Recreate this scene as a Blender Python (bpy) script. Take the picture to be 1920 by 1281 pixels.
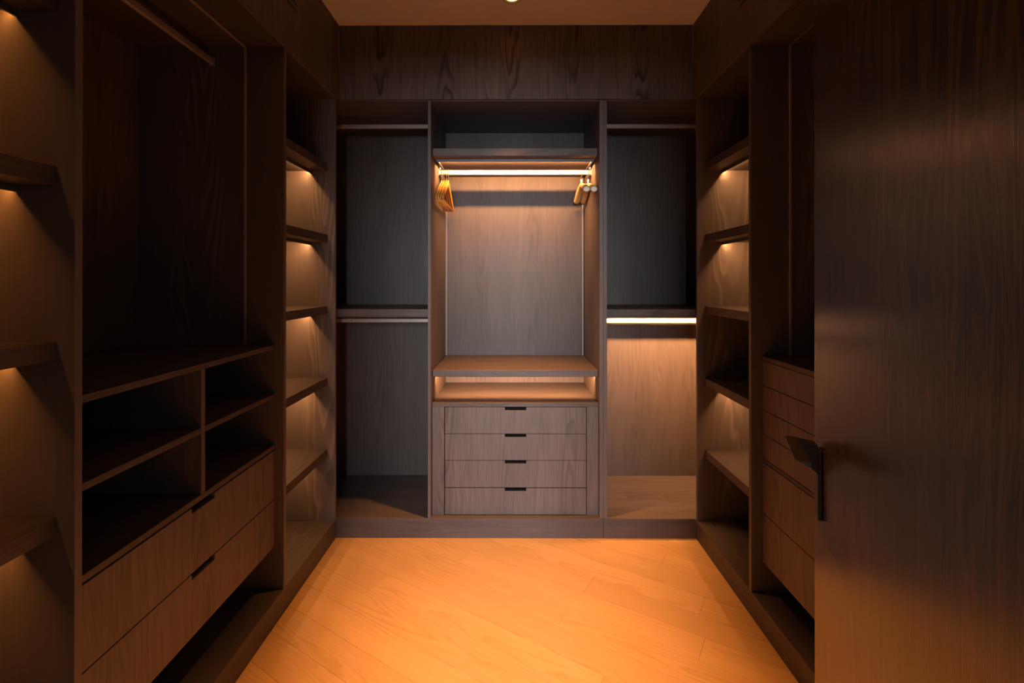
import bpy, bmesh, math, random
from mathutils import Vector, Matrix

for _o in list(bpy.data.objects):
    bpy.data.objects.remove(_o, do_unlink=True)
SC = bpy.context.scene
COL = SC.collection

# ------------------------------------------------------------------ camera
F_PX, CY_PX = 880.0, 526.66
cam_d = bpy.data.cameras.new('camera')
cam_d.sensor_width = 36.0
cam_d.sensor_fit = 'HORIZONTAL'
cam_d.lens = F_PX / 1920.0 * 36.0
cam_d.shift_y = -(640.5 - CY_PX) / 1920.0
cam_d.clip_start = 0.02
cam = bpy.data.objects.new('camera', cam_d)
COL.objects.link(cam)
cam.location = (0.0, 0.0, 1.35)
cam.rotation_euler = (math.pi / 2 + 0.0016, 0.0, 0.0039)
SC.camera = cam

# ------------------------------------------------------------------ world, daylight, exposure
world = bpy.data.worlds.new('world')
SC.world = world
world.use_nodes = True
_bg = world.node_tree.nodes['Background']
_bg.inputs[0].default_value = (0.55, 0.75, 1.0, 1)
_bg.inputs[1].default_value = 0.02

DAY = bpy.data.lights.new('window_daylight', 'AREA')      # daylight coming in through the hall window
DAY.shape = 'RECTANGLE'
DAY.size, DAY.size_y = 1.6, 1.65
DAY.energy = 520.0
DAY.color = (0.93, 0.97, 1.0)
_dl = bpy.data.objects.new('window_daylight', DAY)
COL.objects.link(_dl)
_dl.location = (0.0, -3.62, 1.72)
_dl.rotation_euler = (math.pi / 2, 0, 0)                   # faces +y, into the hall

SPOT_COL = (1.0, 0.385, 0.085)
SPOT_W = 315.0
LED_COL = (1.0, 0.46, 0.17)
LED_STR = 720.0

SC.view_settings.view_transform = 'Standard'
SC.view_settings.look = 'None'
SC.view_settings.exposure = 0.0
SC.view_settings.gamma = 1.0
SC.view_settings.use_curve_mapping = False
try:
    SC.cycles.use_denoising = True
    SC.cycles.max_bounces = 6
    SC.cycles.diffuse_bounces = 4
    SC.cycles.glossy_bounces = 3
    SC.cycles.adaptive_threshold = 0.04
    SC.cycles.caustics_reflective = False
    SC.cycles.caustics_refractive = False
    SC.cycles.sample_clamp_indirect = 4.0
except Exception:
    pass

# ------------------------------------------------------------------ node helpers
class NT:
    def __init__(self, mat):
        self.t = mat.node_tree
        self.n = self.t.nodes
        self.l = self.t.links

    def new(self, typ, **kw):
        nd = self.n.new(typ)
        for k, v in kw.items():
            setattr(nd, k, v)
        return nd

    def put(self, sock, v):
        if isinstance(v, bpy.types.NodeSocket):
            self.l.new(v, sock)
        elif v is not None:
            sock.default_value = v

    def m(self, op, a, b=None, c=None, clamp=False):
        nd = self.new('ShaderNodeMath', operation=op)
        nd.use_clamp = clamp
        self.put(nd.inputs[0], a)
        if b is not None:
            self.put(nd.inputs[1], b)
        if c is not None:
            self.put(nd.inputs[2], c)
        return nd.outputs[0]

    def xyz(self, a, b, c):
        nd = self.new('ShaderNodeCombineXYZ')
        for i, v in enumerate((a, b, c)):
            self.put(nd.inputs[i], v)
        return nd.outputs[0]

    def noise(self, vec, scale=1.0, detail=2.0, rough=0.5, dim='2D'):
        nd = self.new('ShaderNodeTexNoise', noise_dimensions=dim)
        self.put(nd.inputs['Vector'], vec)
        nd.inputs['Scale'].default_value = scale
        nd.inputs['Detail'].default_value = detail
        nd.inputs['Roughness'].default_value = rough
        return nd.outputs['Fac']

    def ss(self, v, lo, hi):
        nd = self.new('ShaderNodeMapRange', interpolation_type='SMOOTHSTEP')
        self.put(nd.inputs['Value'], v)
        nd.inputs['From Min'].default_value = lo
        nd.inputs['From Max'].default_value = hi
        return nd.outputs[0]

    def mix(self, f, a, b):
        nd = self.new('ShaderNodeMix', data_type='RGBA')
        self.put(nd.inputs['Factor'], f)
        for s, v in ((nd.inputs[6], a), (nd.inputs[7], b)):
            if isinstance(v, tuple):
                s.default_value = (v[0], v[1], v[2], 1.0)
            else:
                self.put(s, v)
        return nd.outputs[2]


def new_mat(name, rough=0.5, spec=0.5, metal=0.0, color=None):
    mt = bpy.data.materials.new(name)
    mt.use_nodes = True
    b = mt.node_tree.nodes['Principled BSDF']
    b.inputs['Roughness'].default_value = rough
    b.inputs['Specular IOR Level'].default_value = spec
    b.inputs['Metallic'].default_value = metal
    if color:
        b.inputs['Base Color'].default_value = (*color, 1)
    return mt, NT(mt), b


def veneer(name, grain, base, dark, line, line_amt=0.5, rough=0.5, spec=0.3, leaf=0.33, tip=0.055,
           freq=70.0, bump=0.25, local=False, fine=1.0, band=0.075, uoff=0.0, solid=0.3, fs=1.0):
    """Oak veneer: straight fine grain with a cathedral figure in the middle of each leaf.
    grain = axis the grain runs along."""
    mt, t, b = new_mat(name, rough, spec)
    if local:
        tc = t.new('ShaderNodeTexCoord')
        src = tc.outputs['Object']
        rnd = t.new('ShaderNodeObjectInfo').outputs['Random']
    else:
        src = t.new('ShaderNodeNewGeometry').outputs['Position']
        rnd = None
    sp = t.new('ShaderNodeSeparateXYZ')
    t.put(sp.inputs[0], src)
    ax = {'x': 0, 'y': 1, 'z': 2}
    g = sp.outputs[ax[grain]]
    o1, o2 = [sp.outputs[ax[k]] for k in 'xyz' if k != grain]
    u = t.m('ADD', o1, o2)
    if rnd is not None:
        g = t.m('ADD', g, t.m('MULTIPLY', rnd, 37.0))
        u = t.m('ADD', u, t.m('MULTIPLY', rnd, 5.13))
    # wavy displacement of the grain
    w1 = t.noise(t.xyz(t.m('MULTIPLY', u, 5.0), t.m('MULTIPLY', g, 1.1), 0.0), 1.0, 1.0)
    w2 = t.noise(t.xyz(t.m('MULTIPLY', u, 26.0), t.m('MULTIPLY', g, 5.0), 3.3), 1.0, 0.0)
    ud = t.m('ADD', u, t.m('MULTIPLY', t.m('SUBTRACT', w1, 0.5), 0.07))
    ud = t.m('ADD', ud, t.m('MULTIPLY', t.m('SUBTRACT', w2, 0.5), 0.022))
    # leaf-local coordinate
    lf = t.m('DIVIDE', t.m('ADD', ud, uoff) if uoff else ud, leaf)
    cell = t.m('FLOOR', lf)
    uu = t.m('MULTIPLY', t.m('SUBTRACT', t.m('SUBTRACT', lf, cell), 0.5), leaf)
    wn = t.new('ShaderNodeTexWhiteNoise', noise_dimensions='1D')
    t.put(wn.inputs['W'], cell)
    gz = t.m('ADD', g, t.m('MULTIPLY', wn.outputs['Value'], 7.0))
    gz = t.m('ADD', gz, t.m('MULTIPLY', t.m('SUBTRACT', w2, 0.5), 0.25))
    gp = t.m('MULTIPLY', t.m('SUBTRACT', t.m('PINGPONG', gz, 1.9), 0.1), tip)
    c = t.m('SQRT', t.m('ADD', t.m('MULTIPLY', uu, uu), t.m('MULTIPLY', gp, gp)))
    saw = t.m('FRACT', t.m('MULTIPLY', c, freq))
    ln = t.m('MULTIPLY', t.ss(saw, 0.35, 0.88), t.m('SUBTRACT', 1.0, t.ss(saw, 0.9, 1.0)))
    near = t.m('SUBTRACT', 1.0, t.ss(t.m('ABSOLUTE', uu), band * 0.35, band))
    brk = t.ss(t.noise(t.xyz(t.m('MULTIPLY', u, 9.0), t.m('MULTIPLY', g, 2.0), 8.1), 1.0, 0.0), 0.35, 0.6)
    cath = t.m('MULTIPLY', t.m('MULTIPLY', ln, near), t.m('ADD', solid, t.m('MULTIPLY', brk, 1.0 - solid)))
    # fine pores and straight streaks
    p1 = t.noise(t.xyz(t.m('MULTIPLY', ud, 330.0 * fs), t.m('MULTIPLY', g, 7.0), 1.7), 1.0, 1.0, 0.6)
    p2 = t.noise(t.xyz(t.m('MULTIPLY', ud, 95.0 * fs), t.m('MULTIPLY', g, 2.2), 5.2), 1.0, 1.0, 0.6)
    p3 = t.noise(t.xyz(t.m('MULTIPLY', u, 6.0), t.m('MULTIPLY', g, 1.6), 9.2), 1.0, 1.0, 0.55)
    st = t.m('ADD', t.m('MULTIPLY', t.ss(p1, 0.42, 0.66), 0.55 * fine), t.m('MULTIPLY', t.ss(p2, 0.4, 0.7), 0.55 * fine))
    col = t.mix(t.m('MULTIPLY', st, 0.75, clamp=True), base, dark)
    col = t.mix(t.m('MULTIPLY', t.ss(p3, 0.35, 0.75), 0.35), col, dark)
    col = t.mix(t.m('MULTIPLY', cath, line_amt, clamp=True), col, line)
    if rnd is not None:
        hv = t.new('ShaderNodeHueSaturation')
        t.put(hv.inputs['Value'], t.m('ADD', 0.94, t.m('MULTIPLY', rnd, 0.11)))
        t.put(hv.inputs['Color'], col)
        col = hv.outputs[0]
    t.put(b.inputs['Base Color'], col)
    h = t.noise(t.xyz(t.m('MULTIPLY', u, 330.0), t.m('MULTIPLY', g, 7.0), 1.7), 1.0, 0.0)
    bp = t.new('ShaderNodeBump')
    bp.inputs['Strength'].default_value = bump
    bp.inputs['Distance'].default_value = 0.0006
    t.put(bp.inputs['Height'], h)
    t.put(b.inputs['Normal'], bp.outputs[0])
    return mt


WB, WD, WL = (0.178, 0.140, 0.133), (0.111, 0.085, 0.080), (0.055, 0.042, 0.037)
M = {}
sc_ = lambda c, k: tuple(v * k for v in c)
M['wz'] = veneer('dark_oak_upright', 'z', WB, WD, WL, 0.42)
M['wzf'] = veneer('dark_oak_bulkhead', 'z', WB, sc_(WD, 0.85), (0.030, 0.022, 0.019), 0.85, leaf=0.34, band=0.062, uoff=0.102, solid=0.6, fine=1.25, tip=0.075)
M['wz_shaded'] = veneer('dark_oak_backboard_shaded', 'z', sc_(WB, 0.64), sc_(WD, 0.70), sc_(WL, 1.0), 0.40)  # same oak darkened: shade of the deep bays put into the colour
M['wz_glint'] = veneer('dark_oak_pore_glint', 'z', (0.150, 0.122, 0.113), (0.118, 0.095, 0.087), (0.30, 0.25, 0.225), 0.5, leaf=0.42, freq=52.0, tip=0.07, band=0.14, fine=0.6)  # pale grain lines paint the glint of open pores into the colour
M['wx'] = veneer('dark_oak_along_width_shaded', 'x', sc_(WB, 0.78), sc_(WD, 0.80), WL, 0.5, leaf=0.21)  # oak toned down, weak light on level boards put into its colour
M['wy'] = veneer('dark_oak_along_depth_shaded', 'y', sc_(WB, 0.62), sc_(WD, 0.64), WL, 0.5, leaf=0.21)  # darker copy of the oak stands in for shade on side-run boards
M['door'] = veneer('door_oak', 'z', (0.084, 0.047, 0.031), (0.036, 0.020, 0.013), (0.020, 0.011, 0.007), 0.6, rough=0.27, spec=0.32, leaf=0.27, freq=60, fine=1.6, fs=0.42, local=True, band=0.11)
M['oak'] = veneer('floor_oak', 'x', (0.63, 0.385, 0.170), (0.56, 0.33, 0.138), (0.43, 0.24, 0.092), 0.42, rough=0.40, spec=0.4,
                  leaf=0.19, freq=85, tip=0.045, bump=0.12, local=True, fine=0.8, band=0.08)


def plain(name, color, rough, metal=0.0, spec=0.5, var=0.06, scale=30.0):
    mt, t, b = new_mat(name, rough, spec, metal)
    pos = t.new('ShaderNodeNewGeometry').outputs['Position']
    f = t.noise(pos, scale, 1.0, dim='3D')
    lo = tuple(c * (1 - var) for c in color)
    hi = tuple(min(1, c * (1 + var)) for c in color)
    t.put(b.inputs['Base Color'], t.mix(f, lo, hi))
    return mt


M['paint'] = plain('ceiling_paint', (0.90, 0.885, 0.87), 0.9, var=0.015, scale=12)
M['hall'] = plain('hall_paint', (0.13, 0.13, 0.13), 0.9, var=0.02, scale=9)
M['core'] = plain('wall_board', (0.10, 0.085, 0.075), 0.8, scale=8)
M['bronze'] = plain('brushed_bronze', (0.22, 0.175, 0.155), 0.5, metal=0.3, scale=140)
M['alu'] = plain('grey_profile', (0.13, 0.115, 0.115), 0.5, metal=0.3, scale=140)
M['rail'] = plain('satin_rail', (0.46, 0.38, 0.34), 0.42, metal=0.35, scale=140)
M['gun'] = plain('dark_bronze_handle', (0.075, 0.055, 0.045), 0.32, metal=0.85, scale=90)
M['chrome'] = plain('hook_wire', (0.085, 0.075, 0.068), 0.4, metal=0.4, scale=90)
M['black'] = plain('vent_black', (0.012, 0.011, 0.011), 0.8, scale=40)
M['tan'] = plain('tan_hanger_wood', (0.72, 0.50, 0.23), 0.5, var=0.12, scale=60)
M['cream'] = plain('cream_end', (0.85, 0.80, 0.68), 0.6, scale=60)
M['white'] = plain('white_frame', (0.75, 0.75, 0.74), 0.5, scale=40)
M['screw'] = plain('dark_screw', (0.03, 0.028, 0.027), 0.4, metal=0.6, scale=80)
M['hang'] = veneer('amber_hanger_wood', 'x', (0.74, 0.36, 0.08), (0.62, 0.27, 0.05), (0.42, 0.17, 0.03), 0.4, rough=0.35, leaf=0.08, freq=260, local=True, bump=0.05)


def emit(name, color, strength):
    mt = bpy.data.materials.new(name)
    mt.use_nodes = True
    nt = mt.node_tree
    nt.nodes.clear()
    e = nt.nodes.new('ShaderNodeEmission')
    e.inputs[0].default_value = (*color, 1)
    e.inputs[1].default_value = strength
    o = nt.nodes.new('ShaderNodeOutputMaterial')
    nt.links.new(e.outputs[0], o.inputs[0])
    return mt


M['led'] = emit('led_strip_light', LED_COL, LED_STR * 1.4)
M['led_dim'] = emit('led_strip_light_dim', LED_COL, LED_STR * 0.10)
M['led_niche'] = emit('led_strip_niche', LED_COL, LED_STR * 0.21)
M['led_mid'] = emit('led_strip_middle', LED_COL, LED_STR * 1.0)
M['led_low'] = emit('led_strip_lower', LED_COL, LED_STR * 0.6)
M['led_near'] = emit('led_strip_amber', (1.0, 0.36, 0.07), LED_STR * 0.075)
M['lens'] = emit('downlight_lens', SPOT_COL, 12.0)

gl = bpy.data.materials.new('window_glass')
gl.use_nodes = True
_n = gl.node_tree
_n.nodes.clear()
_tr = _n.nodes.new('ShaderNodeBsdfTransparent')
_tr.inputs[0].default_value = (0.95, 0.97, 0.97, 1)
_gs = _n.nodes.new('ShaderNodeBsdfGlossy')
_gs.inputs['Roughness'].default_value = 0.05
_mx = _n.nodes.new('ShaderNodeMixShader')
_mx.inputs[0].default_value = 0.06
_ou = _n.nodes.new('ShaderNodeOutputMaterial')
_n.links.new(_tr.outputs[0], _mx.inputs[1])
_n.links.new(_gs.outputs[0], _mx.inputs[2])
_n.links.new(_mx.outputs[0], _ou.inputs[0])
M['glass'] = gl

# ------------------------------------------------------------------ object helpers
WLOC = {}


def tag(o, label=None, cat=None, group=None, kind=None):
    if label:
        o['label'] = label
    if cat:
        o['category'] = cat
    if group:
        o['group'] = group
    if kind:
        o['kind'] = kind
    return o


def empty(name, loc, label=None, cat=None, group=None, kind=None, rotz=0.0):
    o = bpy.data.objects.new(name, None)
    o.empty_display_size = 0.1
    COL.objects.link(o)
    o.location = loc
    o.rotation_euler = (0, 0, rotz)
    WLOC[o.name] = Vector(loc)
    return tag(o, label, cat, group, kind)


def obj(name, verts, faces, mat, parent=None, at=None, bevel=0.0, smooth=False):
    """verts in world (or parent-local when the parent is registered as local) space."""
    if at is None:
        xs = [v[0] for v in verts]; ys = [v[1] for v in verts]; zs = [v[2] for v in verts]
        at = Vector(((min(xs) + max(xs)) / 2, (min(ys) + max(ys)) / 2, min(zs)))
    else:
        at = Vector(at)
    me = bpy.data.meshes.new(name)
    me.from_pydata([tuple(Vector(v) - at) for v in verts], [], faces)
    bm = bmesh.new()
    bm.from_mesh(me)
    bmesh.ops.recalc_face_normals(bm, faces=bm.faces)
    bm.to_mesh(me)
    bm.free()
    me.materials.append(mat)
    if smooth:
        for p in me.polygons:
            p.use_smooth = True
    o = bpy.data.objects.new(name, me)
    COL.objects.link(o)
    base = Vector((0, 0, 0))
    if parent is not None:
        o.parent = parent
        base = WLOC.get(parent.name, Vector((0, 0, 0)))
    o.location = at - base
    WLOC[o.name] = at
    if bevel > 0:
        md = o.modifiers.new('edge', 'BEVEL')
        md.width = bevel
        md.segments = 1
        md.limit_method = 'ANGLE'
        md.angle_limit = math.radians(40)
    return o


BF = [(0, 1, 2, 3), (7, 6, 5, 4), (0, 4, 5, 1), (1, 5, 6, 2), (2, 6, 7, 3), (3, 7, 4, 0)]


def bverts(x0, x1, y0, y1, z0, z1):
    return [(x0, y0, z0), (x1, y0, z0), (x1, y1, z0), (x0, y1, z0), (x0, y0, z1), (x1, y0, z1), (x1, y1, z1), (x0, y1, z1)]


def box(name, x, y, z, mat, parent=None, bevel=0.0009):
    x0, x1 = sorted(x); y0, y1 = sorted(y); z0, z1 = sorted(z)
    return obj(name, bverts(x0, x1, y0, y1, z0, z1), BF, mat, parent, bevel=bevel)


def holed(name, axis, d, us, vs, full, mat, parent=None, bevel=0.0009):
    """A slab of thickness d=(d0,d1) along axis 'x' or 'y'; us are cuts along the other horizontal
    axis, vs cuts along z, full(i,j) says which cells are solid."""
    verts, faces, idx = [], [], {}

    def vid(k, i, j):
        key = (k, i, j)
        if key not in idx:
            idx[key] = len(verts)
            verts.append((d[k], us[i], vs[j]) if axis == 'x' else (us[i], d[k], vs[j]))
        return idx[key]
    nu, nv = len(us) - 1, len(vs) - 1
    S = lambda i, j: 0 <= i < nu and 0 <= j < nv and full(i, j)
    for i in range(nu):
        for j in range(nv):
            if not S(i, j):
                continue
            for k in (0, 1):
                faces.append((vid(k, i, j), vid(k, i + 1, j), vid(k, i + 1, j + 1), vid(k, i, j + 1)))
            for (a, b2, ii, jj) in (((i, j), (i + 1, j), i, j - 1), ((i + 1, j), (i + 1, j + 1), i + 1, j),
                                    ((i + 1, j + 1), (i, j + 1), i, j + 1), ((i, j + 1), (i, j), i - 1, j)):
                if not S(ii, jj):
                    faces.append((vid(0, *a), vid(0, *b2), vid(1, *b2), vid(1, *a)))
    return obj(name, verts, faces, mat, parent, bevel=bevel)


def drawer_front(name, axis, d, u, v, notch, mat, parent, depth=0.0165):
    us = [u[0], notch[0], notch[1], u[1]]
    vs = [v[0], v[1] - depth, v[1]]
    return holed(name, axis, d, us, vs, lambda i, j: not (i == 1 and j == 1), mat, parent)


def ring(c, ex, ey, a, b, n):
    return [Vector(c) + Vector(ex) * (a * math.cos(2 * math.pi * k / n)) + Vector(ey) * (b * math.sin(2 * math.pi * k / n)) for k in range(n)]


def loft(rings, cap=True):
    n = len(rings[0])
    verts = [tuple(p) for r in rings for p in r]
    faces = []
    for i in range(len(rings) - 1):
        for k in range(n):
            faces.append((i * n + k, i * n + (k + 1) % n, (i + 1) * n + (k + 1) % n, (i + 1) * n + k))
    if cap:
        faces.append(tuple(range(n)))
        faces.append(tuple((len(rings) - 1) * n + k for k in range(n)))
    return verts, faces


def tube(pts, r, n=8):
    pts = [Vector(p) for p in pts]
    rings, prev = [], None
    for i, p in enumerate(pts):
        tdir = (pts[min(i + 1, len(pts) - 1)] - pts[max(i - 1, 0)]).normalized()
        ref = prev if prev is not None else (Vector((0, 1, 0)) if abs(tdir.y) < 0.9 else Vector((1, 0, 0)))
        ex = (ref - tdir * ref.dot(tdir)).normalized()
        ey = tdir.cross(ex)
        prev = ex
        rings.append(ring(p, ex, ey, r, r, n))
    return loft(rings)


# ------------------------------------------------------------------ main dimensions (metres)
H = 2.70
D = 2.468                       # front plane of the back units
YB = 3.015                      # face of their back panels
XL, XR = -0.9344, 0.9546        # front planes of the side runs
WXL, WXR = -1.53, 1.55          # side walls
ZS = 2.305                      # underside of the bulkheads
ZD = 0.1013                     # deck height of the side runs
YW = 0.13                       # inner face of the doorway wall
YE = 2.448                      # end panels of the side runs
NZ = [1.9678 - 0.3731 * i for i in range(5)]   # niche shelf tops

# ------------------------------------------------------------------ structure
random.seed(4)
fl = box('floor', (WXL, WXR), (YW - 0.13, YB + 0.03), (-0.06, -0.012), M['core'], bevel=0)
tag(fl, 'warm oak plank floor laid on the diagonal', 'floor', kind='structure')
ANG = math.radians(-31.8)
dv = Vector((math.cos(ANG), math.sin(ANG), 0)); nv = Vector((-math.sin(ANG), math.cos(ANG), 0))
PW, N0 = 0.1215, 2.018
joints = {-5: [-1.624, -0.584], -4: [-1.30, -0.02], -3: [-1.95, -0.828], -2: [-1.42, -0.324], -1: [-0.819 - 1.1, -0.819, 0.3],
          0: [-1.55, -0.366], 1: [-1.117, 0.1], 2: [-1.8, -0.585], 3: [-1.2, -0.1]}
FX0, FX1, FY0, FY1 = XL - 0.012, XR + 0.012, YW - 0.13, D + 0.012


def clip(poly, f):
    out = []
    for i in range(len(poly)):
        a, b2 = poly[i], poly[(i + 1) % len(poly)]
        fa, fb = f(a), f(b2)
        if fa >= 0:
            out.append(a)
        if (fa >= 0) != (fb >= 0):
            out.append(a.lerp(b2, fa / (fa - fb)))
    return out


for k in range(-20, 8):
    js = joints.get(k)
    if js is None:
        s0 = random.uniform(-3.6, -2.8)
        js = [s0 + 1.25 * i + random.uniform(-.15, .15) for i in range(5)]
    js = sorted(js)
    js = [-5.0] + js + [4.0]
    for a, b2 in zip(js[:-1], js[1:]):
        g = 0.0003
        n0, n1 = N0 + PW * k + g, N0 + PW * (k + 1) - g
        poly = [dv * (a + g) + nv * n0, dv * (b2 - g) + nv * n0, dv * (b2 - g) + nv * n1, dv * (a + g) + nv * n1]
        for f in (lambda p: p.x - FX0, lambda p: FX1 - p.x, lambda p: p.y - FY0, lambda p: FY1 - p.y):
            poly = clip(poly, f) if poly else poly
        if len(poly) < 3:
            continue
        cen = sum(poly, Vector((0, 0, 0))) / len(poly)
        inv = Matrix.Rotation(-ANG, 3, 'Z')
        loc = [inv @ (p - cen) for p in poly]
        n = len(loc)
        verts = [(p.x, p.y, -0.010) for p in loc] + [(p.x, p.y, 0.0) for p in loc]
        faces = [tuple(range(n)), tuple(range(n, 2 * n))] + [(i, (i + 1) % n, n + (i + 1) % n, n + i) for i in range(n)]
        o = obj('plank', verts, faces, M['oak'], None, at=(0, 0, 0), bevel=0.0004)
        o.parent = fl
        o.rotation_euler = (0, 0, ANG)
        o.location = cen - WLOC[fl.name]

cl = box('ceiling', (XL - 0.02, XR + 0.02), (YW, D + 0.02), (H, H + 0.05), M['paint'], bevel=0)
tag(cl, 'plain pale painted ceiling above the aisle', 'ceiling', kind='structure')
for nm, x, y, lab in (('wall_left', (WXL - 0.06, WXL - 0.008), (0.0, YB + 0.09), 'dark wall behind the left cupboards'),
                      ('wall_right', (WXR + 0.008, WXR + 0.06), (0.0, YB + 0.09), 'dark wall behind the right cupboards'),
                      ('wall_back', (WXL, WXR), (YB + 0.014, YB + 0.09), 'dark wall behind the far cupboards')):
    tag(box(nm, x, y, (-0.06, H + 0.05), M['core'], bevel=0), lab, 'wall', kind='structure')
OX0, OX1, OZ = -0.375, 0.36, 1.955
wf = holed('wall_front', 'y', (0.0, YW), [WXL - 0.008, OX0, OX1, WXR + 0.008], [-0.06, OZ, H + 0.05], lambda i, j: not (i == 1 and j == 0), M['hall'], bevel=0)
tag(wf, 'grey wall with the doorway the picture is taken from', 'wall', kind='structure')

# the hall outside the doorway, with the window that gives the cool light
tag(box('floor_hall', (-1.9, 1.9), (-3.5, -0.0), (-0.06, 0.0), M['hall'], bevel=0), 'grey hall floor outside the doorway', 'floor', kind='structure')
tag(box('ceiling_hall', (-1.9, 1.9), (-3.5, -0.0), (H, H + 0.05), M['hall'], bevel=0), 'grey hall ceiling outside the doorway', 'ceiling', kind='structure')
tag(box('wall_hall_left', (-1.96, -1.9), (-3.5, -0.0), (-0.06, H + 0.05), M['hall'], bevel=0), 'grey left wall of the hall', 'wall', kind='structure')
tag(box('wall_hall_right', (1.9, 1.96), (-3.5, -0.0), (-0.06, H + 0.05), M['hall'], bevel=0), 'grey right wall of the hall', 'wall', kind='structure')
WX, WZ = (-0.76, 0.76), (0.95, 2.5)
tag(holed('wall_hall_end', 'y', (-3.58, -3.5), [-1.9, WX[0], WX[1], 1.9], [-0.06, WZ[0], WZ[1], H + 0.05], lambda i, j: not (i == 1 and j == 1), M['hall'], bevel=0),
    'grey end wall of the hall with a window', 'wall', kind='structure')
wn = holed('window_1', 'y', (-3.57, -3.51), [WX[0], WX[0] + 0.05, -0.02, 0.02, WX[1] - 0.05, WX[1]], [WZ[0], WZ[0] + 0.05, WZ[1] - 0.05, WZ[1]],
           lambda i, j: not (i in (1, 3) and j == 1), M['white'], bevel=0.002)
tag(wn, 'white framed window at the end of the hall', 'window', kind='structure')
for x in ((WX[0] + 0.05, -0.02), (0.02, WX[1] - 0.05)):
    box('pane', x, (-3.542, -3.538), (WZ[0] + 0.05, WZ[1] - 0.05), M['glass'], wn, bevel=0)

# bulkheads -------------------------------------------------------------
VZ = (2.492, 2.501, 2.517, 2.526)
ZT = H - 0.001


def side_bulkhead(name, xf, sgn, xw, vy, lab):
    """fascia plank facing the aisle with two air slots, plus the soffit boards behind it"""
    us = [YW, vy[0], vy[1], D - 0.001]
    vs = [ZS, *VZ, ZT]
    x0, x1 = sorted((xf, xf + sgn * 0.018))
    o = holed(name, 'x', (x0, x1), us, vs, lambda i, j: not (i == 1 and j in (1, 3)), M['wz'], bevel=0.0008)
    tag(o, lab, 'bulkhead', kind='structure')
    a, b2 = sorted((xf + sgn * 0.0185, xw))
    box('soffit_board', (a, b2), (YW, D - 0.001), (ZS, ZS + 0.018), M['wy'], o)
    return o


side_bulkhead('trim_1', XL + 0.0135, -1, WXL, (1.15, 1.99), 'dark oak bulkhead with air slots above the left cupboards')
side_bulkhead('trim_3', XR - 0.0135, 1, WXR, (1.12, 1.964), 'dark oak bulkhead with air slots above the right cupboards')
bb = box('trim_2', (XL + 0.014, XR - 0.014), (D, D + 0.018), (ZS + 0.006, ZT), M['wzf'])
tag(bb, 'dark oak bulkhead with cathedral grain above the far cupboards', 'bulkhead', kind='structure')
box('soffit_board', (WXL, WXR), (D + 0.0185, YB + 0.012), (ZS + 0.001, ZS + 0.019), M['wx'], bb)

for xs, vy, lab in ((-1, (1.15, 1.99), 'narrow black twin-slot air vent high in the left bulkhead'), (1, (1.12, 1.964), 'narrow black twin-slot air vent high in the right bulkhead')):
    xf = (XL + 0.0135 - 0.0195) if xs < 0 else (XR - 0.0135 + 0.0195)
    v = empty('air_vent', (xf, (vy[0] + vy[1]) / 2, 2.47), lab, 'vent', 'slot vents in the side bulkheads')
    box('duct', (xf, xf + xs * 0.05), (vy[0] - 0.01, vy[1] + 0.01), (2.48, 2.54), M['black'], v, bevel=0)
    for z in (2.4965, 2.5215):
        box('blade', (xf - xs * 0.0005, xf - xs * 0.006), (vy[0] + .004, vy[1] - .004), (z - 0.0008, z + 0.0008), M['black'], v, bevel=0)

# plinths of the side runs ------------------------------------------------
for nm, xf, sgn, xw, lab in (('baseboard_left', XL, -1, WXL, 'dark oak plinth along the left cupboards'), ('baseboard_right', XR, 1, WXR, 'dark oak plinth along the right cupboards')):
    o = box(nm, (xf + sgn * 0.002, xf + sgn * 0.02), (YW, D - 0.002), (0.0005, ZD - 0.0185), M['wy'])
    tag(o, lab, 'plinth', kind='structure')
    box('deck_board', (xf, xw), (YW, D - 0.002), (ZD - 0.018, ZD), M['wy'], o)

# ------------------------------------------------------------------ back units
YF = 2.503                       # shelf and drawer fronts
YR = 2.715                        # hanging rails


def rail_x(parent, x, z, mat=None, hgt=0.024):
    """rectangular hanging rail along x with end sockets"""
    r = box('hanging_rail', (x[0] + 0.001, x[1] - 0.001), (YR - 0.007, YR + 0.007), (z - hgt / 2, z + hgt / 2), mat or M['rail'], parent, bevel=0.004)
    for s in (x[0], x[1] - 0.004):
        box('rail_socket', (s + 0.0005, s + 0.0035), (YR - 0.012, YR + 0.012), (z - hgt / 2 - 0.005, z + hgt / 2 + 0.005), mat or M['rail'], r, bevel=0.001)
    return r


def led_prism(axis, along, p0, back, zb, mat, parent, w=0.007, dd=0.007):
    """a strip whose glowing face looks down and away from the front profile"""
    q = [(p0, zb - 0.0003), (p0, zb - w), (p0 + back * dd, zb - 0.0003)]
    vs = [((a, p, z) if axis == 'x' else (p, a, z)) for a in along for p, z in q]
    o = obj('led_strip', vs, [(0, 1, 2), (3, 4, 5), (0, 1, 4, 3), (1, 2, 5, 4), (2, 0, 3, 5)], mat, parent)
    o.data.materials.append(M['alu'])
    for p in o.data.polygons:
        p.material_index = 0 if -0.95 < p.normal.z < -0.08 else 1
    return o


def led_x(shelf, x, zb, on=True, mat='led', dd=0.004):
    """light bar under a shelf: a front profile that hides the strip"""
    box('led_profile', (x[0] + 0.012, x[1] - 0.012), (2.570, 2.577), (zb - 0.0145, zb - 0.0003), M['alu'], shelf)
    if on:
        led_prism('x', (x[0] + 0.014, x[1] - 0.014), 2.602, 1, zb, M[mat], shelf, 0.008, dd)


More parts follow.
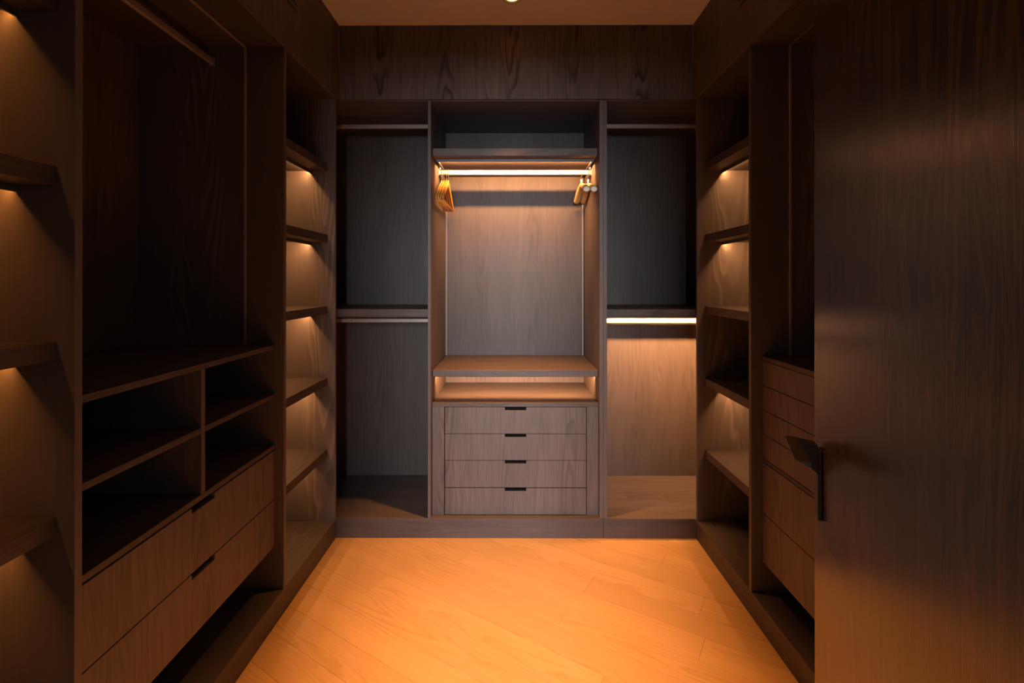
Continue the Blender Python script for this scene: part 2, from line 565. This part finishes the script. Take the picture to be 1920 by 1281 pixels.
ZB = 0.105
UA = empty('wardrobe_unit', (-0.24, D, 0), 'wide dark oak wardrobe at the far end with four-drawer chest and lit rail', 'wardrobe', 'far wardrobe units')
XA0, XA1, XC0, XC1, XA2 = WXL + 0.018, -0.4526, -0.4372, 0.4504, 0.4695
for x in ((XA0 - 0.018, XA0), (XA1, XC0), (XC1, XA2)):
    box('side_panel', x, (D, YB), (ZB + 0.0003, ZS - 0.0005), M['wz'], UA)
for x, z, mt_ in (((XA0, XA1), (ZB, ZS), 'wz_shaded'), ((XC0, XC1), (0.8426, ZS), 'wz_shaded'), ((XC0, XC1), (ZB, 0.8424), 'wz')):
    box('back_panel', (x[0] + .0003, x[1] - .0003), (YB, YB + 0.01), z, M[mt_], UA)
box('base_board', (XA0 - 0.018, XA2), (D - 0.001, YB), (0.087, ZB), M['wx'], UA)
box('plinth', (XA0 - 0.018, XA2), (D + 0.002, D + 0.02), (0.0005, 0.0865), M['wx'], UA)
# left bay
s = box('shelf', (XA0 + 0.003, XA1 - 0.001), (YF, YB), (1.1639, 1.2023), M['wx'], UA)
box('led_profile', (XA0 + 0.012, XA1 - 0.012), (2.570, 2.577), (1.1639 - 0.010, 1.1636), M['alu'], s)
rail_x(UA, (XA0, XA1), 2.248)
r = rail_x(UA, (XA0, XA1), 1.125)
vs_, fs_ = loft([ring((-0.9335 + 0.0, YR - 0.0072, 1.1255), (1, 0, 0), (0, 0, 1), 0.0028, 0.0028, 10), ring((-0.9335, YR - 0.0088, 1.1255), (1, 0, 0), (0, 0, 1), 0.0022, 0.0022, 10)])
obj('screw', [(v[0] - 0.002, v[1], v[2]) for v in [(p[0] + 0.0, p[1], p[2]) for p in vs_]], fs_, M['screw'], r)
# middle bay
s = box('shelf', (XC0 + 0.005, XC1 - 0.005), (YF, YB), (2.0214, 2.0612), M['wx'], UA)
led_x(s, (XC0, XC1), 2.0214, mat='led_mid', dd=0.0028)
for x in ((XC0 + 0.012, XC0 + 0.022), (XC1 - 0.022, XC1 - 0.012)):
    box('led_profile', x, (2.578, YB - 0.02), (2.0214 - 0.011, 2.0211), M['alu'], s)
rr = rail_x(UA, (XC0, XC1), 1.981, hgt=0.0275)
for x in (XC0 + 0.006, XC1 - 0.016):
    box('rail_hanger', (x, x + 0.010), (YR - 0.004, YR + 0.004), (1.999, 2.021), M['rail'], rr)
for x in ((XC0 + 0.0005, XC0 + 0.0135), (XC1 - 0.0175, XC1 - 0.0045)):
    box('metal_strip', x, (2.994, 3.006), (0.8783, 2.021), M['bronze'], UA, bevel=0.002)
s = box('shelf', (XC0 + 0.005, XC1 - 0.003), (YF, YB), (0.8425, 0.8781), M['wx'], UA)
led_x(s, (XC0, XC1), 0.8425, mat='led_low', dd=0.0014)
box('counter', (XC0 + 0.002, XC1 - 0.001), (YF, YB), (0.6820, 0.7026), M['wx'], UA)
for x in ((XC0 + 0.002, -0.3712), (0.3885, XC1 - 0.001)):
    box('drawer_stile', x, (YF, YF + 0.02), (ZB + 0.0005, 0.6815), M['wz'], UA)
for z0, z1 in ((0.5390, 0.6795), (0.3980, 0.5365), (0.2525, 0.3955), (0.1080, 0.2485)):
    dr = drawer_front('drawer', 'y', (YF, YF + 0.02), (-0.3672, 0.3852), (z0, z1), (-0.0475, 0.0657), M['wz'], UA)
    box('drawer_box', (-0.355, 0.373), (YF + 0.06, YB - 0.06), (z0 + 0.01, z1 - 0.03), M['core'], dr, bevel=0)

UB = empty('wardrobe_unit', (0.72, D, 0), 'narrow dark oak wardrobe at the far right with glowing rail under its shelf', 'wardrobe', 'far wardrobe units')
XB0, XB1, XB2, XB3 = 0.4702, 0.4897, WXR - 0.018, WXR
for x in ((XB0, XB1), (XB2, XB3)):
    box('side_panel', x, (D, YB), (ZB + 0.0003, ZS - 0.0005), M['wz'], UB)
box('back_panel', (XB1 + .0003, XB2 - .0003), (YB, YB + 0.01), (ZB, ZS), M['wz_shaded'], UB)
box('base_board', (XB0, XB3), (D - 0.001, YB), (0.087, ZB), M['wx'], UB)
box('plinth', (XB0 + 0.001, XB3), (D + 0.002, D + 0.02), (0.0005, 0.0865), M['wx'], UB)
s = box('shelf', (XB1 + 0.002, XB2 - 0.002), (YF, YB), (1.1639, 1.2023), M['wx'], UB)
led_x(s, (XB1 - 0.012, XB2 + 0.012), 1.1639, dd=0.005)
rail_x(UB, (XB1, XB2), 1.125, hgt=0.0275)
rail_x(UB, (XB1, XB2), 2.248)

# ------------------------------------------------------------------ left bay with cubbies and drawers
Y0, Y1, Y2, Y3 = 0.9955, 1.0138, 1.9036, 1.9237
XS = -0.970
UL = empty('wardrobe_unit', (-1.23, 1.46, ZD), 'dark oak hanging bay with four cubbies over two wide drawers on the left', 'wardrobe')
box('side_panel', (WXL, XL), (Y0, Y1), (ZD + .0003, ZS - .0005), M['wz_glint'], UL)
box('side_panel', (WXL, XL), (Y2, Y3), (ZD + .0003, ZS - .0005), M['wz_glint'], UL)
box('back_panel', (WXL - 0.006, WXL - 0.0003), (Y0, Y3), (ZD, ZS), M['wz'], UL)
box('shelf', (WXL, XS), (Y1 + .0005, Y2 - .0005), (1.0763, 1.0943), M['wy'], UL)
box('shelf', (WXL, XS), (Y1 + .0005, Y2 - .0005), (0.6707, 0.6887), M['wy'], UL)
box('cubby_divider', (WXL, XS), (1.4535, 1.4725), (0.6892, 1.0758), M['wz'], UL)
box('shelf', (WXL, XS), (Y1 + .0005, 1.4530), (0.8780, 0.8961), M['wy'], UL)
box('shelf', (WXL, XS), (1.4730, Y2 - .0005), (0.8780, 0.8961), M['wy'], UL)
for z0, z1 in ((0.4690, 0.6660), (0.2761, 0.4658)):
    dr = drawer_front('drawer', 'x', (XS - 0.02, XS), (Y1 + 0.0015, Y2 - 0.002), (z0, z1), (1.412, 1.5205), M['wz'], UL)
    box('drawer_box', (WXL + 0.05, XS - 0.06), (Y1 + 0.015, Y2 - 0.015), (z0 + 0.01, z1 - 0.03), M['core'], dr, bevel=0)


def rail_y(parent, xc, y, z):
    r = box('hanging_rail', (xc - 0.0075, xc + 0.0075), (y[0] + .001, y[1] - .001), (z - 0.014, z + 0.014), M['rail'], parent, bevel=0.004)
    for yy in (y[0], y[1] - 0.004):
        box('rail_socket', (xc - 0.012, xc + 0.012), (yy + .0005, yy + .0035), (z - 0.02, z + 0.02), M['rail'], r, bevel=0.001)


rail_y(UL, -1.226, (Y1, Y2), 2.244)
box('metal_strip', (-1.0975, -1.0855), (Y2 - 0.006, Y2 - .0003), (1.0946, ZS - 0.0003), M['rail'], UL, bevel=0.002)
box('metal_strip', (-1.0965, -1.0865), (Y1 + 0.001, Y2 - 0.007), (ZS - 0.005, ZS - 0.0003), M['rail'], UL, bevel=0.001)

# ------------------------------------------------------------------ right bay with drawers
RY0, RY1, RY2, RY3 = 0.9955, 1.0138, 1.8927, 1.9114
XD = 1.0004
UR = empty('wardrobe_unit', (1.25, 1.45, ZD), 'dark oak hanging bay over a stack of plain drawers behind the open door', 'wardrobe')
box('side_panel', (XR, WXR), (RY0, RY1), (ZD + .0003, ZS - .0005), M['wz_glint'], UR)
box('side_panel', (XR, WXR), (RY2, RY3), (ZD + .0003, ZS - .0005), M['wz_glint'], UR)
box('back_panel', (WXR + .0003, WXR + 0.006), (RY0, RY3), (ZD, ZS), M['wz'], UR)
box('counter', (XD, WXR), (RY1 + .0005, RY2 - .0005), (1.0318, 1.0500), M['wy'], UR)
for z0, z1 in ((0.9345, 1.0300), (0.8372, 0.9320), (0.7402, 0.8347), (0.6440, 0.7377), (0.4223, 0.6250), (0.2243, 0.4198)):
    dr = drawer_front('drawer', 'x', (XD, XD + 0.02), (RY1 + 0.002, RY2 - 0.002), (z0, z1), (1.40, 1.51), M['wz'], UR)
    box('drawer_box', (XD + 0.06, WXR - 0.05), (RY1 + 0.015, RY2 - 0.015), (z0 + 0.01, z1 - 0.03), M['core'], dr, bevel=0)
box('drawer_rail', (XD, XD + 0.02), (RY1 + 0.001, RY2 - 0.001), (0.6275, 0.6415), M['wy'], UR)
rail_y(UR, 1.246, (RY1, RY2), 2.244)
box('metal_strip', (1.1055, 1.1175), (RY2 - 0.006, RY2 - .0003), (1.0503, ZS - 0.0003), M['rail'], UR, bevel=0.002)
box('metal_strip', (1.1065, 1.1165), (RY1 + 0.001, RY2 - 0.007), (ZS - 0.005, ZS - 0.0003), M['bronze'], UR, bevel=0.001)

# ------------------------------------------------------------------ open shelf niches
def niche(label, sgn, xf, xw, y, shelves, lit, end=None, start=None, dim=(), mat='led_niche'):
    u = empty('shelf_niche', ((xf + xw) / 2, sum(y) / 2, ZD), label, 'shelves', 'open shelf niches')
    a, b2 = sorted((xw + sgn * 0.0003, xw + sgn * 0.006))
    box('back_panel', (a, b2), y, (ZD, ZS), M['wz'], u)
    for e in (end, start):
        if e:
            x0, x1 = sorted((xf - sgn * 0.04, xw))
            box('end_panel', (x0, x1), e, (ZD + .0003, ZS - .0005), M['wz_glint'], u)
    for i in shelves:
        zt = NZ[i]; zb = zt - 0.0395
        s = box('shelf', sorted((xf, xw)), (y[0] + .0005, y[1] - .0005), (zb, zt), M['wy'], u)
        x0, x1 = sorted((xf + sgn * 0.083, xf + sgn * 0.089))
        box('led_profile', (x0, x1), (y[0] + .001, y[1] - .001), (zb - 0.0145, zb - .0003), M['alu'], s)
        if i in lit:
            led_prism('y', (y[0] + .004, y[1] - .004), xf + sgn * 0.093, sgn, zb, M['led_dim' if i in dim else mat], s)
    return u


niche('open oak shelf niche in the far left corner, every compartment lit', -1, -0.9731, WXL, (Y3, YE), range(5), (0, 1, 2, 3, 4), end=(YE, YE + 0.018), dim=(4,))
niche('open oak shelf niche in the far right corner with two unlit compartments', 1, 0.9948, WXR, (RY3, YE), range(5), (0, 1, 3), end=(YE, YE + 0.018))
niche('open oak shelf niche at the near left edge of the picture', -1, -0.9731, WXL, (YW + 0.02, Y0), range(5), (0, 1, 2, 3, 4), mat='led_near', start=(YW + 0.001, YW + 0.0195))

# ------------------------------------------------------------------ the open door
TH = math.radians(72.0)
HX, HY = 0.344, 0.142
DW = 0.85
dr = obj('door_1', bverts(0, DW, -0.04, 0.0, 0.008, 1.947), BF, M['door'], None, at=(0, 0, 0), bevel=0.0015)
dr.location = (HX, HY, 0)
dr.rotation_euler = (0, 0, TH)
WLOC[dr.name] = Vector((0, 0, 0))
tag(dr, 'dark oak door leaf standing open at the right', 'door', kind='structure')
hp = box('handle', (0.795, 0.825), (0.0003, 0.008), (0.891, 1.026), M['gun'], dr, bevel=0.002)
tag(hp, 'angular dark bronze door handle with a wedge lever')
z0 = 1.042
lv = [(0.822, 0.040, z0), (0.822, 0.0600, z0), (0.680, 0.0735, z0), (0.680, 0.047, z0), (0.822, 0.040, z0 - 0.030), (0.680, 0.049, z0 - 0.012)]
o = obj('lever', lv, [(0, 1, 2, 3), (0, 4, 1), (3, 2, 5), (1, 4, 5, 2), (0, 3, 5, 4)], M['gun'], hp, bevel=0.0008)
nk = [(0.797, 0.0075, 0.978), (0.823, 0.0075, 0.978), (0.823, 0.0075, 1.036), (0.797, 0.0075, 1.036),
      (0.797, 0.046, 1.016), (0.823, 0.046, 1.016), (0.823, 0.046, 1.0415), (0.797, 0.046, 1.0415)]
obj('neck', nk, BF, M['gun'], hp, bevel=0.0008)
for z in (0.25, 1.05, 1.8):
    vs_, fs_ = loft([ring((-0.006, 0.006, z - 0.05), (1, 0, 0), (0, 1, 0), 0.006, 0.006, 10), ring((-0.006, 0.006, z + 0.05), (1, 0, 0), (0, 1, 0), 0.006, 0.006, 10)])
    obj('hinge', vs_, fs_, M['gun'], dr)

# ------------------------------------------------------------------ hangers
def hook_pts(z_neck, rise):
    pts = [(0, 0, z_neck - 0.01), (0, 0, z_neck + rise * 0.4)]
    R = 0.0175
    zc = rise - R
    for k in range(0, 15):
        a = math.radians(-80 + 22 * 0 - 0) if False else math.radians(-55 + k * 17.0)
        pts.append((R * math.cos(a), 0, z_neck + zc + R * math.sin(a)))
    return pts


def make_wood_hanger():
    root = empty('wooden_hanger', (0, 0, 0))
    rings = []
    W = 0.215
    N = 44
    for i in range(N + 1):
        x = -W + 2 * W * i / N
        a = abs(x) / W
        zc = -0.018 - 0.112 * a ** 1.35 + 0.010 * math.exp(-(a / 0.12) ** 2)
        y = 0.0
        hh = 0.0185 - 0.004 * a
        top_dip = 0.006 if abs(a - 0.80) < 0.03 else 0.0
        e = 0.35 if i in (0, N) else (0.8 if i in (1, N - 1) else 1.0)
        th = 0.0050 * e
        r = []
        for k in range(12):
            an = 2 * math.pi * k / 12
            sz = math.sin(an)
            zz = zc + hh * e * sz - (top_dip if sz > 0.2 else 0)
            r.append(Vector((x, y + th * math.cos(an), zz)))
        rings.append(r)
    v, f = loft(rings)
    obj('shoulder_bar', v, f, M['hang'], root, at=(0, 0, 0), smooth=True)
    v, f = tube([(-0.196, 0.0, -0.139), (0.196, 0.0, -0.139)], 0.0048, 10)
    obj('trouser_bar', v, f, M['hang'], root, at=(0, 0, 0), smooth=True)
    v, f = tube(hook_pts(0.0, 0.073), 0.0019, 8)
    obj('hook', v, f, M['chrome'], root, at=(0, 0, 0), smooth=True)
    return root


def make_padded_hanger():
    root = empty('thick_hanger', (0, 0, 0))
    rings = []
    W, N = 0.20, 36
    for i in range(N + 1):
        x = -W + 2 * W * i / N
        a = abs(x) / W
        zc = -0.020 - 0.062 * a ** 1.2
        rr_ = 0.0125 + 0.0065 * min(1, a * 1.8)
        if i in (0, N):
            rr_ *= 0.93
        rings.append(ring((x, 0.0, zc), (0, 1, 0), (0, 0, 1), rr_, rr_ * 0.84, 16))
    v, f = loft(rings)
    obj('shoulder_bar', v, f, M['tan'], root, at=(0, 0, 0), smooth=True)
    for s in (-1, 1):
        cs = []
        for q, rq in ((-0.002, 0.0165), (0.0015, 0.0162), (0.0035, 0.013), (0.0042, 0.006)):
            cs.append(ring((s * (W + q), 0.0, -0.082), (0, 1, 0), (0, 0, 1), rq, rq * 0.84, 16))
        v, f = loft(cs)
        obj('end_cap', v, f, M['cream'], root, at=(0, 0, 0), smooth=True)
    v, f = tube([(0, 0, -0.012), (0, 0, 0.012)], 0.005, 10)
    obj('collar', v, f, M['cream'], root, at=(0, 0, 0), smooth=True)
    v, f = tube(hook_pts(0.0, 0.071), 0.0019, 8)
    obj('hook', v, f, M['chrome'], root, at=(0, 0, 0), smooth=True)
    return root


def dup(root):
    c = root.copy()
    COL.objects.link(c)
    for ch in list(root.children):
        d2 = ch.copy()
        COL.objects.link(d2)
        d2.parent = c
    return c


ZTOP = 1.981 + 0.01375          # top of the lit rail
h0 = make_wood_hanger()
spots = [(-0.4160, 270.0, 'leftmost amber wooden hanger on the lit rail, beside the cupboard side'),
         (-0.4035, 270.0, 'second amber wooden hanger from the left on the lit rail'),
         (-0.3908, 270.0, 'third amber wooden hanger from the left on the lit rail'),
         (-0.3785, 270.0, 'innermost of the four amber wooden hangers, fourth from the left')]
for i, (x, a, lab) in enumerate(spots):
    h = h0 if i == 0 else dup(h0)
    h.location = (x, YR, ZTOP - 0.0714 + 0.0026)
    h.rotation_euler = (0, 0, math.radians(a))
    tag(h, lab, 'hanger', 'amber wooden hangers on the lit rail')
p0 = make_padded_hanger()
for i, (x, a, lab) in enumerate(((0.3905, 270.0, 'thick tan hanger with cream ends, left one of the pair at the rail\'s right'),
                                 (0.4300, 270.0, 'thick tan hanger with cream ends nearest the right cupboard side'))):
    h = p0 if i == 0 else dup(p0)
    h.location = (x, YR, ZTOP - 0.0694 + 0.0026)
    h.rotation_euler = (0, 0, math.radians(a))
    tag(h, lab, 'hanger', 'thick tan hangers on the lit rail')

# ------------------------------------------------------------------ downlights
def downlight(x, y, label, power):
    u = empty('ceiling_downlight', (x, y, H), label, 'ceiling light', 'recessed ceiling downlights')
    n = 32
    prof = [(0.030, -0.0005), (0.036, -0.004), (0.048, -0.004), (0.050, -0.0005)]
    rings = [ring((x, y, H + dz), (1, 0, 0), (0, 1, 0), rr_, rr_, n) for rr_, dz in prof]
    v, f = loft(rings, cap=False)
    obj('trim_ring', v, f, M['white'], u, smooth=True)
    v, f = loft([ring((x, y, H - 0.0008), (1, 0, 0), (0, 1, 0), 0.029, 0.029, n), ring((x, y, H - 0.0016), (1, 0, 0), (0, 1, 0), 0.024, 0.024, n)])
    obj('lens', v, f, M['lens'], u)
    ld = bpy.data.lights.new('downlight_beam', 'SPOT')
    ld.energy = power
    ld.color = SPOT_COL
    ld.spot_size = math.radians(51)
    ld.spot_blend = 1.0
    ld.shadow_soft_size = 0.022
    lo = bpy.data.objects.new('downlight_beam', ld)
    COL.objects.link(lo)
    lo.parent = u
    lo.location = (0, 0, -0.012)
    return u


downlight(-0.009, 2.227, 'small recessed downlight glowing at the top edge of the picture', SPOT_W)
downlight(-0.009, 1.15, 'small recessed downlight in the ceiling nearer the doorway', SPOT_W * 1.2)
